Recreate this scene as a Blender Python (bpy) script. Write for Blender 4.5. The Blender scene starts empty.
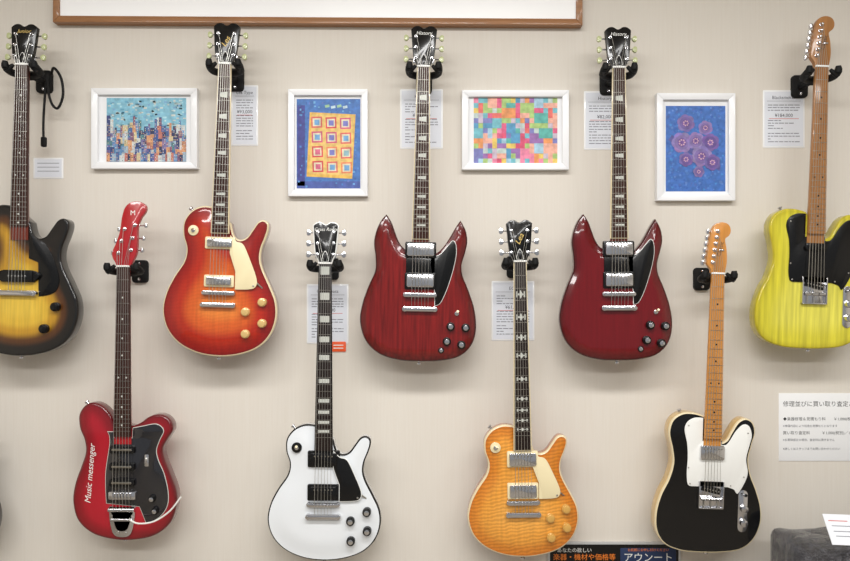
import bpy, bmesh, math, random
import numpy as np
from mathutils import Vector
from mathutils.geometry import delaunay_2d_cdt
random.seed(7)
D=2.2; F=708.33; ZC=1.5
GD=0.12
KG=(D-GD)/F
WD=0.015
KW=(D-WD)/F
HS=-0.08
def conv(px,py,depth):
    k=(D-depth)/F
    return Vector(((px-425)*k, -depth, ZC-(py-280.5)*k))
def lin(c):
    r=[]
    for x in c[:3]:
        x=x/255.0
        r.append(x/12.92 if x<=0.04045 else ((x+0.055)/1.055)**2.4)
    return (r[0],r[1],r[2],1.0)
_M={}
def mat(name,col,rough=0.4,metal=0.0,coat=0.0,alpha=1.0,spec=0.5):
    if name in _M: return _M[name]
    m=bpy.data.materials.new(name); m.use_nodes=True
    b=m.node_tree.nodes['Principled BSDF']
    nt=m.node_tree
    b.inputs['Base Color'].default_value=lin(col)
    b.inputs['Roughness'].default_value=rough
    b.inputs['Metallic'].default_value=metal
    b.inputs['Coat Weight'].default_value=coat
    b.inputs['Coat Roughness'].default_value=0.06
    b.inputs['Specular IOR Level'].default_value=spec
    b.inputs['Alpha'].default_value=alpha
    tc=nt.nodes.new('ShaderNodeTexCoord'); n=nt.nodes.new('ShaderNodeTexNoise'); n.inputs['Scale'].default_value=30
    mr=nt.nodes.new('ShaderNodeMapRange'); mr.inputs['To Min'].default_value=max(0.02,rough-0.04); mr.inputs['To Max'].default_value=rough+0.04
    nt.links.new(tc.outputs['Object'],n.inputs['Vector']); nt.links.new(n.outputs['Fac'],mr.inputs['Value']); nt.links.new(mr.outputs['Result'],b.inputs['Roughness'])
    _M[name]=m; return m
def woodmat(name,stops,grain=0.25,rough=0.3,coat=0.8,usedge=False,flame=0.0,gscale=(90,90,5),spec=0.3):
    """stops: list of (edge_px,(r,g,b))"""
    m=bpy.data.materials.new(name); m.use_nodes=True; nt=m.node_tree; b=nt.nodes['Principled BSDF']; L=nt.links.new
    tc=nt.nodes.new('ShaderNodeTexCoord'); mp=nt.nodes.new('ShaderNodeMapping'); mp.inputs['Scale'].default_value=gscale
    n=nt.nodes.new('ShaderNodeTexNoise'); n.inputs['Scale'].default_value=1.5; n.inputs['Detail'].default_value=5
    L(tc.outputs['Object'],mp.inputs['Vector']); L(mp.outputs['Vector'],n.inputs['Vector'])
    cr=nt.nodes.new('ShaderNodeValToRGB')
    if usedge:
        at=nt.nodes.new('ShaderNodeAttribute'); at.attribute_name='edge'
        dv=nt.nodes.new('ShaderNodeMath'); dv.operation='DIVIDE'; dv.inputs[1].default_value=50
        L(at.outputs['Fac'],dv.inputs[0]); L(dv.outputs[0],cr.inputs['Fac'])
    else:
        cr.inputs['Fac'].default_value=0.5
    el=cr.color_ramp.elements
    while len(el)>1: el.remove(el[-1])
    el[0].position=stops[0][0]/50; el[0].color=lin(stops[0][1])
    for p,c in stops[1:]:
        e=el.new(min(1,p/50)); e.color=lin(c)
    cr.color_ramp.interpolation='EASE' if len(stops)>1 else 'LINEAR'
    mr=nt.nodes.new('ShaderNodeMapRange'); mr.inputs['From Min'].default_value=0.3; mr.inputs['From Max'].default_value=0.7
    mr.inputs['To Min'].default_value=1-grain; mr.inputs['To Max'].default_value=1+grain*0.5
    L(n.outputs['Fac'],mr.inputs['Value'])
    mul=nt.nodes.new('ShaderNodeVectorMath'); mul.operation='SCALE'
    L(cr.outputs['Color'],mul.inputs[0]); L(mr.outputs['Result'],mul.inputs['Scale'])
    out=mul.outputs['Vector']
    if flame>0:
        w=nt.nodes.new('ShaderNodeTexWave'); w.bands_direction='Z'; w.inputs['Scale'].default_value=30; w.inputs['Distortion'].default_value=6; w.inputs['Detail'].default_value=3; w.inputs['Detail Scale'].default_value=0.9
        mp2=nt.nodes.new('ShaderNodeMapping'); mp2.inputs['Rotation'].default_value=(0,0.12,0)
        L(tc.outputs['Object'],mp2.inputs['Vector']); L(mp2.outputs['Vector'],w.inputs['Vector'])
        m2=nt.nodes.new('ShaderNodeMapRange'); m2.inputs['To Min'].default_value=1-flame; m2.inputs['To Max'].default_value=1+flame*0.4
        L(w.outputs['Fac'],m2.inputs['Value'])
        mu=nt.nodes.new('ShaderNodeVectorMath'); mu.operation='SCALE'; L(out,mu.inputs[0]); L(m2.outputs['Result'],mu.inputs['Scale']); out=mu.outputs['Vector']
    L(out,b.inputs['Base Color'])
    b.inputs['Roughness'].default_value=rough; b.inputs['Coat Weight'].default_value=coat; b.inputs['Coat Roughness'].default_value=0.05
    b.inputs['Specular IOR Level'].default_value=spec
    return m
def paintmat(name,rough=0.6,noise=0.25,scale=60,coat=0.0):
    m=bpy.data.materials.new(name); m.use_nodes=True; nt=m.node_tree; b=nt.nodes['Principled BSDF']; L=nt.links.new
    at=nt.nodes.new('ShaderNodeVertexColor'); at.layer_name='Col'
    tc=nt.nodes.new('ShaderNodeTexCoord'); n=nt.nodes.new('ShaderNodeTexNoise'); n.inputs['Scale'].default_value=scale; n.inputs['Detail'].default_value=6
    L(tc.outputs['Object'],n.inputs['Vector'])
    mr=nt.nodes.new('ShaderNodeMapRange'); mr.inputs['From Min'].default_value=0.3; mr.inputs['From Max'].default_value=0.7; mr.inputs['To Min'].default_value=1-noise; mr.inputs['To Max'].default_value=1+noise
    L(n.outputs['Fac'],mr.inputs['Value'])
    s=nt.nodes.new('ShaderNodeVectorMath'); s.operation='SCALE'; L(at.outputs['Color'],s.inputs[0]); L(mr.outputs['Result'],s.inputs['Scale'])
    L(s.outputs['Vector'],b.inputs['Base Color']); b.inputs['Roughness'].default_value=rough; b.inputs['Coat Weight'].default_value=coat
    return m
def empty(name,loc,roty=0):
    e=bpy.data.objects.new(name,None); e.empty_display_size=0.05; e.location=loc; e.rotation_euler=(0,roty,0)
    bpy.context.scene.collection.objects.link(e); return e
def area2(p):
    return sum(p[i][0]*p[(i+1)%len(p)][1]-p[(i+1)%len(p)][0]*p[i][1] for i in range(len(p)))
def ccw(p):
    p=[(q[0],q[1]) for q in p]
    return p if area2(p)>0 else p[::-1]
def inset(p,b):
    n=len(p); out=[]
    for i in range(n):
        a=p[i-1]; c=p[i]; d=p[(i+1)%n]
        e1=Vector((c[0]-a[0],c[1]-a[1])); e2=Vector((d[0]-c[0],d[1]-c[1]))
        if e1.length<1e-6 or e2.length<1e-6: out.append(c); continue
        e1.normalize(); e2.normalize()
        n1=Vector((-e1.y,e1.x)); n2=Vector((-e2.y,e2.x))
        dn=max(0.35,1+n1.dot(n2)); m=(n1+n2)/dn*b
        out.append((c[0]+m.x,c[1]+m.y))
    return out
def spline(pts,step=2.2):
    n=len(pts); out=[]
    def tan(i):
        if len(pts[i])>2 and pts[i][2]: return (0,0)
        a=pts[i-1]; c=pts[(i+1)%n]; return ((c[0]-a[0])*0.5,(c[1]-a[1])*0.5)
    for i in range(n):
        p=pts[i]; q=pts[(i+1)%n]; t0=tan(i); t1=tan((i+1)%n)
        L=math.hypot(q[0]-p[0],q[1]-p[1]); k=max(1,int(round(L/step)))
        for j in range(k):
            t=j/k; h1=2*t**3-3*t*t+1; h2=t**3-2*t*t+t; h3=-2*t**3+3*t*t; h4=t**3-t*t
            out.append((h1*p[0]+h2*t0[0]+h3*q[0]+h4*t1[0], h1*p[1]+h2*t0[1]+h3*q[1]+h4*t1[1]))
    return out
def circ(u,v,r,n=20,rv=None):
    rv=rv or r
    return [(u+r*math.cos(2*math.pi*i/n),v+rv*math.sin(2*math.pi*i/n)) for i in range(n)]
class MB:
    def __init__(s,K=KG): s.v=[];s.f=[];s.m=[];s.c=[];s.mats=[];s.K=K
    def mi(s,m):
        if m not in s.mats: s.mats.append(m)
        return s.mats.index(m)
    def face(s,idx,m,c=(1,1,1,1)): s.f.append(idx); s.m.append(s.mi(m)); s.c.append(c)
    def loft(s,rings,m,cap0=True,cap1=True,c=(1,1,1,1)):
        b=len(s.v); n=len(rings[0])
        for r in rings: s.v+= [tuple(p) for p in r]
        for k in range(len(rings)-1):
            for i in range(n):
                j=(i+1)%n
                s.face([b+k*n+i,b+k*n+j,b+(k+1)*n+j,b+(k+1)*n+i],m,c)
        if cap0: s.face([b+i for i in range(n)][::-1],m,c)
        if cap1: s.face([b+(len(rings)-1)*n+i for i in range(n)],m,c)
    def prism(s,out,w0,w1,m,bev=0.0,slope=(0,0),c=(1,1,1,1)):
        p=ccw(out); k,v0=slope
        R=[[(x,y,w0+k*(y-v0)) for x,y in p]]
        if bev>0:
            R.append([(x,y,w1-bev+k*(y-v0)) for x,y in p])
            q=inset(p,bev*0.3); R.append([(x,y,w1-bev*0.3+k*(y-v0)) for x,y in q])
            q=inset(p,bev); R.append([(x,y,w1+k*(y-v0)) for x,y in q])
        else: R.append([(x,y,w1+k*(y-v0)) for x,y in p])
        s.loft(R,m,c=c)
    def box(s,u,v,du,dv,w0,w1,m,bev=0.3,rot=0,slope=(0,0),c=(1,1,1,1)):
        cs=math.cos(rot); sn=math.sin(rot)
        p=[(u+x*cs-y*sn,v+x*sn+y*cs) for x,y in ((-du/2,-dv/2),(du/2,-dv/2),(du/2,dv/2),(-du/2,dv/2))]
        s.prism(p,w0,w1,m,bev,slope,c)
    def rbox(s,u,v,du,dv,w0,w1,m,r=1.5,bev=0.4,rot=0,slope=(0,0)):
        p=[]
        for cx,cy,a in ((du/2-r,dv/2-r,0),(-du/2+r,dv/2-r,90),(-du/2+r,-dv/2+r,180),(du/2-r,-dv/2+r,270)):
            for j in range(5):
                t=math.radians(a+j*22.5); x=cx+r*math.cos(t); y=cy+r*math.sin(t)
                p.append((u+x*math.cos(rot)-y*math.sin(rot),v+x*math.sin(rot)+y*math.cos(rot)))
        s.prism(p,w0,w1,m,bev,slope)
    def cyl(s,u,v,r,w0,w1,m,n=18,bev=0.3,slope=(0,0)): s.prism(circ(u,v,r,n),w0,w1,m,bev,slope)
    def flat(s,pts,w,m,c=(1,1,1,1)):
        b=len(s.v); p=ccw(pts); s.v+=[(x,y,w) for x,y in p]; s.face(list(range(b,b+len(p))),m,c)
    def tube(s,pts,r,m,n=6,rs=None):
        P=[Vector(p) for p in pts]; rings=[]; prev=None
        for i,p in enumerate(P):
            t=(P[min(i+1,len(P)-1)]-P[max(i-1,0)]).normalized()
            if prev is None:
                a=Vector((0,0,1)) if abs(t.z)<0.9 else Vector((1,0,0)); prev=a.cross(t).normalized()
            prev=(prev-t*prev.dot(t)).normalized(); b=t.cross(prev)
            rr=rs[i] if rs else r
            rings.append([tuple(p+prev*rr*math.cos(2*math.pi*j/n)+b*rr*math.sin(2*math.pi*j/n)) for j in range(n)])
        s.loft(rings,m)
    def make(s,name,parent=None,recalc=True,ang=35):
        me=bpy.data.meshes.new(name); K=s.K
        me.from_pydata([(u*K,-w*K,v*K) for u,v,w in s.v],[],s.f)
        for m in s.mats: me.materials.append(m)
        me.polygons.foreach_set('material_index',s.m)
        ca=me.color_attributes.new('Col','FLOAT_COLOR','CORNER'); 
        for p in me.polygons:
            for li in p.loop_indices: ca.data[li].color=s.c[p.index]
        if recalc:
            bm=bmesh.new(); bm.from_mesh(me); bmesh.ops.recalc_face_normals(bm,faces=bm.faces); bm.to_mesh(me); bm.free()
        me.polygons.foreach_set('use_smooth',[True]*len(me.polygons))
        me.set_sharp_from_angle(angle=math.radians(ang))
        o=bpy.data.objects.new(name,me); bpy.context.scene.collection.objects.link(o)
        if parent: o.parent=parent
        return o
def smooth_pts(pts,n=6):
    P=[Vector(p) for p in pts]; out=[]
    for i in range(len(P)-1):
        a=P[max(i-1,0)];b=P[i];c=P[i+1];d=P[min(i+2,len(P)-1)]
        for j in range(n):
            t=j/n; out.append(0.5*((2*b)+(c-a)*t+(2*a-5*b+4*c-d)*t*t+(-a+3*b-3*c+d)*t**3))
    out.append(P[-1]); return out
def text(name,parent,s,u,v,w,size,m,rot=0,K=KG,align='CENTER',slope=(0,0),sx=1.0,shear=0.0,ext=0.06):
    cu=bpy.data.curves.new(name,'FONT'); cu.body=s; cu.size=1; cu.align_x=align; cu.align_y='CENTER'; cu.shear=shear; cu.resolution_u=3
    o=bpy.data.objects.new(name+'_t',cu); bpy.context.scene.collection.objects.link(o)
    bpy.context.view_layer.update()
    dg=bpy.context.evaluated_depsgraph_get()
    me=bpy.data.meshes.new_from_object(o.evaluated_get(dg)); bpy.data.objects.remove(o)
    cs=math.cos(rot); sn=math.sin(rot)
    for vv in me.vertices:
        x=vv.co.x*size*sx; y=vv.co.y*size
        uu=u+x*cs-y*sn; v2=v+x*sn+y*cs; ww=w+ext+slope[0]*(v2-slope[1])
        vv.co=(uu*K,-ww*K,v2*K)
    me.materials.clear(); me.materials.append(m); me.name=name
    o=bpy.data.objects.new(name,me); bpy.context.scene.collection.objects.link(o); o.parent=parent
    return o
# ---------- body ----------
def seg_dist(P,poly):
    A=np.array(poly); B=np.roll(A,-1,axis=0); AB=B-A; L2=(AB**2).sum(1)+1e-12
    P=np.array(P); d=P[:,None,:]-A[None]; t=np.clip((d*AB[None]).sum(2)/L2,0,1)
    q=d-t[...,None]*AB[None]
    return np.sqrt((q**2).sum(2)).min(1)
def inside(P,poly):
    A=np.array(poly); B=np.roll(A,-1,axis=0); P=np.array(P); x=P[:,0:1]; y=P[:,1:2]
    c=((A[:,1]>y)!=(B[:,1]>y)); xi=(B[:,0]-A[:,0])*(y-A[:,1])/((B[:,1]-A[:,1])+1e-12)+A[:,0]
    return (c&(x<xi)).sum(1)%2==1
def body(parent,outline,T,top,side,back=None,binding=None,bw=1.3,r=1.5,carve=0,cw=22,backbind=False,chamfer=0,chw=8):
    back=back or side
    poly=ccw(spline(outline))
    poly=[p for i,p in enumerate(poly) if math.hypot(p[0]-poly[i-1][0],p[1]-poly[i-1][1])>0.15]
    pts=list(poly); n=len(poly)
    for off in (0.4,bw,bw+0.15,3.0,5.0,8.0):
        q=inset(poly,off); dd=seg_dist(q,poly); ins=inside(q,poly)
        for i,p in enumerate(q):
            if ins[i] and dd[i]>off-0.12 and (off<6 or i%2==0): pts.append(p)
    xs=[p[0] for p in poly]; ys=[p[1] for p in poly]
    G=[(x,y) for x in np.arange(min(xs),max(xs),5) for y in np.arange(min(ys),max(ys),5)]
    dd=seg_dist(G,poly); ins=inside(G,poly)
    pts+=[tuple(G[i]) for i in range(len(G)) if ins[i] and dd[i]>10]
    res=delaunay_2d_cdt([Vector(p) for p in pts],[(i,(i+1)%n) for i in range(n)],[],1,1e-4)
    V=[(p.x,p.y) for p in res[0]]; Fc=[list(f) for f in res[2]]
    d=seg_dist(V,poly); d[d<1e-3]=0
    def prof(x):
        w=0
        if x<r: w+=-r+math.sqrt(max(0,r*r-(r-x)**2))
        if carve:
            t=min(1,x/cw); w+=carve*(t*t*(3-2*t)-1)
        if chamfer and x<chw: w+=-chamfer*(1-x/chw)
        return w
    def profb(x): return -r+math.sqrt(max(0,r*r-(r-x)**2)) if x<r else 0
    verts=[(p[0],p[1],prof(d[i])) for i,p in enumerate(V)]
    N=len(V); edge=list(d)
    verts+=[(p[0],p[1],-T-profb(d[i])) for i,p in enumerate(V)]; edge+=list(d)
    wt=prof(0); wb=-T+r
    mats=[top,side,back,binding or side]
    faces=[];mi=[]
    for f in Fc:
        c=sum(d[i] for i in f)/3
        faces.append(f); mi.append(3 if (binding and c<bw) else 0)
        faces.append([i+N for i in f][::-1]); mi.append(3 if (binding and backbind and c<bw) else 2)
    def ring(w):
        b=len(verts); verts.extend([(p[0],p[1],w) for p in poly]); edge.extend([0]*n); return b
    levels=[(wt,3 if binding else 1),(wt-1.8,1)]
    if backbind: levels+=[(wb+1.8,3),(wb,None)]
    else: levels+=[(wb,None)]
    bs=[ring(l[0]) for l in levels]
    for k in range(len(levels)-1):
        for i in range(n):
            j=(i+1)%n
            faces.append([bs[k]+j,bs[k]+i,bs[k+1]+i,bs[k+1]+j]); mi.append(levels[k][1])
    me=bpy.data.meshes.new('body'); K=KG
    me.from_pydata([(u*K,-w*K,v*K) for u,v,w in verts],[],faces)
    for m in mats: me.materials.append(m)
    me.polygons.foreach_set('material_index',mi)
    a=me.attributes.new('edge','FLOAT','POINT'); a.data.foreach_set('value',[float(e) for e in edge])
    bm=bmesh.new(); bm.from_mesh(me); bmesh.ops.remove_doubles(bm,verts=bm.verts,dist=1e-6); bmesh.ops.recalc_face_normals(bm,faces=bm.faces); bm.to_mesh(me); bm.free()
    me.polygons.foreach_set('use_smooth',[True]*len(me.polygons))
    o=bpy.data.objects.new('body',me); bpy.context.scene.collection.objects.link(o); o.parent=parent
    return o
# ---------- shared materials ----------
chrome=mat('chrome',(215,215,218),0.16,1.0)
fretm=mat('fret_nickel',(170,165,155),0.3,1.0)
steel=mat('string_steel',(190,188,182),0.3,0.9)
blackp=mat('black_plastic',(12,12,13),0.25,0,0.2,spec=.3)
foam=mat('black_foam',(14,14,15),0.65,spec=.3)
cream=mat('cream_plastic',(236,222,180),0.3,0,0.3)
bindm=mat('binding_ivory',(226,210,172),0.35,0,0.4)
whitep=mat('white_plastic',(240,240,236),0.3,0,0.4)
pearl=mat('pearl_inlay',(206,208,200),0.2,0,0.5)
rose=woodmat('rosewood',[(0,(62,36,29))],0.4,0.5,0.1)
ebony=woodmat('ebony',[(0,(36,25,23))],0.3,0.45,0.1)
mahog=woodmat('mahogany_neck',[(0,(112,40,24))],0.2,0.3,0.7)
maple=woodmat('maple_neck',[(0,(206,140,66))],0.12,0.25,0.8)
roast=woodmat('roasted_maple',[(0,(168,116,66))],0.15,0.3,0.6)
natural=woodmat('natural_ash',[(0,(216,178,104))],0.2,0.3,0.8)
headblk=mat('black_lacquer',(9,8,9),0.2,0,0.4,spec=.25)
greenbtn=mat('tulip_button',(186,192,142),0.3,0,0.5)
goldtxt=mat('gold_ink',(196,168,96),0.4,0.4)
whtxt=mat('white_ink',(235,235,230),0.5)
blktxt=mat('black_ink',(35,35,38),0.6)
amberk=mat('amber_knob',(214,166,84),0.15,0.1,0.9)
redk=mat('gold_knob',(224,190,124),0.2,0.2,0.8)
# ---------- common guitar parts ----------
def neck(p,nv,fe,fb,nk,heel,inl='trap',bind=None,nf=22,hw0=6.3,hw1=8.6,depth=6):
    def hw(v): t=(nv-v)/(nv-fe); return hw0+(hw1-hw0)*t
    b=MB()
    if bind: b.prism([(-hw0-.1,nv),(hw0+.1,nv),(hw1+.5,fe-.6),(-hw1-.5,fe-.6)],1.2,3.7,bind,0.1)
    h0=hw0-(0.6 if bind else 0); h1=hw1-(0.5 if bind else 0)
    b.prism([(-h0,nv),(h0,nv),(h1,fe),(-h1,fe)],1.2,4.0,fb,0.3)
    b.make('fretboard',p)
    b=MB()
    for i in range(1,nf+1):
        v=nv*2**(-i/12)
        if v>fe+0.5: b.box(0,v,2*hw(v)-0.8,0.42,3.9,4.4,fretm,0.1)
    b.make('frets',p)
    b=MB()
    for i in (1,3,5,7,9,12,15,17,19,21):
        if i==1 and inl!='block': continue
        a=nv*2**(-(i-1)/12); c=nv*2**(-i/12); mv=(a+c)/2; g=(a-c); h=hw(mv)
        if mv<fe+1.5: continue
        if inl=='dot':
            if i==12:
                for s in (-1,1): b.cyl(s*h*0.5,mv,0.95,3.9,4.08,pearl,12,0.02)
            else: b.cyl(0,mv,0.95,3.9,4.08,pearl,12,0.02)
        elif inl=='dotb':
            if i==12:
                for s in (-1,1): b.cyl(s*h*0.5,mv,0.95,3.9,4.08,headblk,12,0.02)
            else: b.cyl(0,mv,0.95,3.9,4.08,headblk,12,0.02)
        elif inl=='trap':
            b.prism([(-h*.55,mv-g*.18),(h*.55,mv-g*.27),(h*.55,mv+g*.27),(-h*.55,mv+g*.18)],3.9,4.08,pearl)
        elif inl=='block':
            b.box(0,mv,h*1.35,g*.6,3.9,4.08,pearl,0)
        elif inl=='cross':
            b.prism([(-h*.65,mv),(-h*.2,mv+g*.1),(0,mv+g*.38),(h*.2,mv+g*.1),(h*.65,mv),(h*.2,mv-g*.1),(0,mv-g*.38),(-h*.2,mv-g*.1)],3.9,4.08,pearl)
            for s in(-1,1): b.box(s*h*.55,mv,h*.22,g*.5,3.9,4.08,pearl,0)
    if b.v: b.make('inlays',p)
    rings=[]
    for k in range(9):
        t=k/8; v=nv+(heel-nv)*t; h=hw(max(v,fe)); dp=depth*(0.9+0.25*t)
        if k==0: v+=2
        if k>=7: dp+=2
        rings.append([(h*math.cos(math.pi*j/10),v,1.3-dp*math.sin(math.pi*j/10)) for j in range(11)])
    b=MB(); b.loft(rings,nk); b.make('neck',p)
    b=MB(); b.box(0,nv+0.8,2*hw0+.4,1.8,1.5,4.9,whitep,0.3); b.make('nut',p)
def strings(p,nv,posts,bw=8.2,tailv=None,brw=6.0,slope=HS,nw=4.9):
    b=MB()
    for i in range(6):
        t=i/5*2-1; r=0.26-0.018*i
        u0=t*5.1; u1=t*bw
        b.tube([(u1,0,brw),(u0,nv,nw+.1)],r,steel,5)
        pu,pv=posts[i]
        b.tube([(u0,nv,nw+.1),(pu+(0.8 if pu<u0 else -0.8),pv,4.4+slope*(pv-nv)+1)],r,steel,5)
        if tailv: b.tube([(u1,0,brw),(u1,tailv,brw-2.2)],r,steel,5)
    b.make('strings',p)
def head33(p,nv,outline,face,btn=chrome,bind=None,tv=(9.5,20.5,31.5),pu=8,bu=17.5,logo=None,lm=None,truss=True,th=5,dv=0,lrot=0,lsize=7,metal=chrome):
    S=(HS,nv); o=[(x,y+nv)+((c[0],) if c else ()) for x,y,*c in outline]
    poly=spline(o,1.5)
    b=MB()
    if bind:
        b.prism(poly,-1.2,3.4,bind,0.2,S); b.prism(inset(ccw(poly),0.8),3.0,3.6,face,0.15,S)
    else: b.prism(poly,-1.2,3.6,face,0.5,S)
    b.make('headstock',p)
    if truss:
        b=MB(); b.prism(spline([(-2.8,nv+3),(2.8,nv+3),(2.4,nv+8),(0,nv+12.5),(-2.4,nv+8)],1.5),3.6,4.1,blackp,0.15,S)
        b.prism(spline([(-3.2,nv+2.7),(3.2,nv+2.7),(2.8,nv+8.2),(0,nv+13.2),(-2.8,nv+8.2)],1.5),3.5,3.85,whitep,0.1,S); b.make('truss_rod_cover',p)
    b=MB(); posts=[]
    for s in (-1,1):
        for v in tv:
            V=v+nv
            b.cyl(s*pu,V,1.7,3.4,4.0,metal,14,.1,S); b.cyl(s*pu,V,1.0,3.6,6.6,metal,12,.3,S)
            wk=HS*v
            b.tube([(s*(pu+1),V,-2+wk),(s*(bu-1),V,-2+wk)],0.8,metal,8)
            b.box(s*pu,V,5,7.5,-3.4,-1.1,metal,0.4,0,S)
            q=spline([(s*(bu-2.2),V-1),(s*(bu-2.2),V+1),(s*bu,V+3.1),(s*(bu+2.3),V+2.2),(s*(bu+2.3),V-2.2),(s*bu,V-3.1)],1)
            b.prism(q,-3.4,-0.8,btn,0.5,S)
    for v in tv: posts.append((-pu,nv+v))
    for v in tv[::-1]: posts.append((pu,nv+v))
    b.make('tuning_machines',p)
    if logo: text('logo',p,logo,dv,nv+(tv[-1]+3 if lrot==0 else 23),3.62,lsize,lm or goldtxt,lrot,slope=S,shear=.25)
    return posts
LPHEAD=[(-6.6,0,1),(-7.6,4),(-10,9),(-11.3,18),(-12.3,30),(-13,38.5,1),(-9.5,41.5),(-5,42),(0,39.5),(5,42),(9.5,41.5),(13,38.5,1),(12.3,30),(11.3,18),(10,9),(7.6,4),(6.6,0,1)]
def head6(p,nv,outline,m,posts0,posts1,bofs,metal=chrome,btn=None,logo=None,lrot=1.35,lp=(2,25),lm=None,k=-0.04):
    S=(k,nv); o=[(x,y+nv)+((c[0],) if c else ()) for x,y,*c in outline]
    b=MB(); b.prism(spline(o,1.5),-1.6,3.2,m,0.6,S); b.make('headstock',p)
    b=MB(); posts=[]
    for i in range(6):
        t=i/5; u=posts0[0]+(posts1[0]-posts0[0])*t; v=nv+posts0[1]+(posts1[1]-posts0[1])*t
        b.cyl(u,v,2.0,3.0,3.6,metal,14,.1,S); b.cyl(u,v,1.3,3,6.6,metal,12,.3,S)
        b.tube([(u,v,-2.5),(u+bofs,v-0.5,-2.5)],0.8,metal,8)
        b.rbox(u+bofs,v-0.5,3.2,5.0,-4.2,-1.2,btn or metal,1.3,.4)
        posts.append((u,v))
    b.rbox((posts0[0]+posts1[0])/2,nv+(posts0[1]+posts1[1])/2,5,posts1[1]-posts0[1]+6,-4.5,-1.6,metal,1.5,.4,rot=-math.atan2(posts1[0]-posts0[0],posts1[1]-posts0[1]))
    b.rbox(3,nv+24,5,1.4,3,4.6,metal,.6,.2,0,S)
    b.make('tuning_machines',p)
    if logo: text('logo',p,logo,lp[0],nv+lp[1],3.25,5.5,lm or blktxt,lrot,slope=S)
    return posts
def humb(b,v,w=27,h=12.5,cover=chrome,ring=blackp,poles=True,top=4.2,u=0,rw=31,rh=16):
    if ring: b.rbox(u,v,rw,rh,-2,1.8,ring,1.5,.5)
    b.rbox(u,v,w,h,-1,top,cover,1.6,.7)
    if poles:
        for i in range(6):
            b.cyl(u+(i-2.5)*3.5,v+h*0.27,0.75,top-.1,top+.25,fretm,8,.05)
def tom(b,metal=chrome,w=31):
    for s in(-1,1): b.cyl(s*(w/2-1),0,2.3,-2,3.6,metal,14,.4)
    b.rbox(0,0,w,4.2,2.6,5.2,metal,1.9,.5)
    for i in range(6): b.box((i-2.5)*3.3,0,2.2,3,5,6,metal,.2)
def stopbar(b,v,metal=chrome,w=33):
    for s in(-1,1): b.cyl(s*(w/2-1.5),v,2.7,-2,4.5,metal,14,.5)
    b.rbox(0,v,w,5,1.8,4.8,metal,2.2,1.2)
def knob(b,u,v,m,r=4.3,h=5.5,cap=None,w0=-3):
    b.prism(circ(u,v,r,20),w0,h-1.5,m,0.3); b.prism(circ(u,v,r*0.82,20),h-2,h,m,0.5)
    if cap: b.cyl(u,v,r*0.6,h-.2,h+.2,cap,16,.1)
def toggle(b,u,v,ring,tip,w0=-2.5):
    if ring: b.cyl(u,v,5.2,w0,0.3,ring,24,.2)
    b.cyl(u,v,2.2,w0,1.6,chrome,12,.3); b.tube([(u,v,1),(u+.6,v+2,5.2),(u+.8,v+2.6,6.8)],1,tip,8,[.6,1,1.3])
def straps(p,pts,m=chrome):
    b=MB()
    for u,v,du,dv in pts:
        b.tube([(u,v,-7),(u+du*2,v+dv*2,-7),(u+du*2.6,v+dv*2.6,-7),(u+du*4,v+dv*4,-7)],1,m,12,[1.3,1.2,2.2,2.2])
    b.make('strap_buttons',p)
def sc(o,su,sv): return [(q[0]*su,q[1]*sv)+tuple(q[2:]) for q in o]
def hanger(px,py,du=0):
    e=empty('guitar_hanger',conv(px,py,GD)); WL=-GD/KG
    b=MB()
    b.rbox(0,-3,17,24,WL,WL+4,foam,4,1.2)
    for v in (-11,5): b.cyl(0,v,1.6,WL+3.8,WL+4.6,chrome,10,.2)
    b.tube([(0,-4,WL+3),(0,-4,-12)],3.0,foam,12)
    b.make('mounting_plate',e)
    b=MB()
    pts=smooth_pts([(-14.5,0.5,7),(-15,-2,1),(-13.5,-3.4,-6),(-7,-4,-10.5),(0,-4,-12),(7,-4,-10.5),(13.5,-3.4,-6),(15,-2,1),(14.5,0.5,7)],5)
    b.tube(pts,3.6,foam,12,[2.9]+[3.6]*(len(pts)-2)+[2.9])
    for s in(-1,1):
        b.tube([(s*14.5,-1,6.5),(s*14.4,2,7),(s*14.2,5,7.2)],3,foam,12,[3.4,3.4,2.4])
        b.tube([(s*16,-5,4),(s*12,-1,3.5),(s*8.2,2.5,3.2)],2.5,foam,12,[2.2,2.6,1.6])
    b.rbox(0,-4,15,9,-14.5,-11.5,foam,3,1)
    b.make('yoke',e); return e
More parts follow.
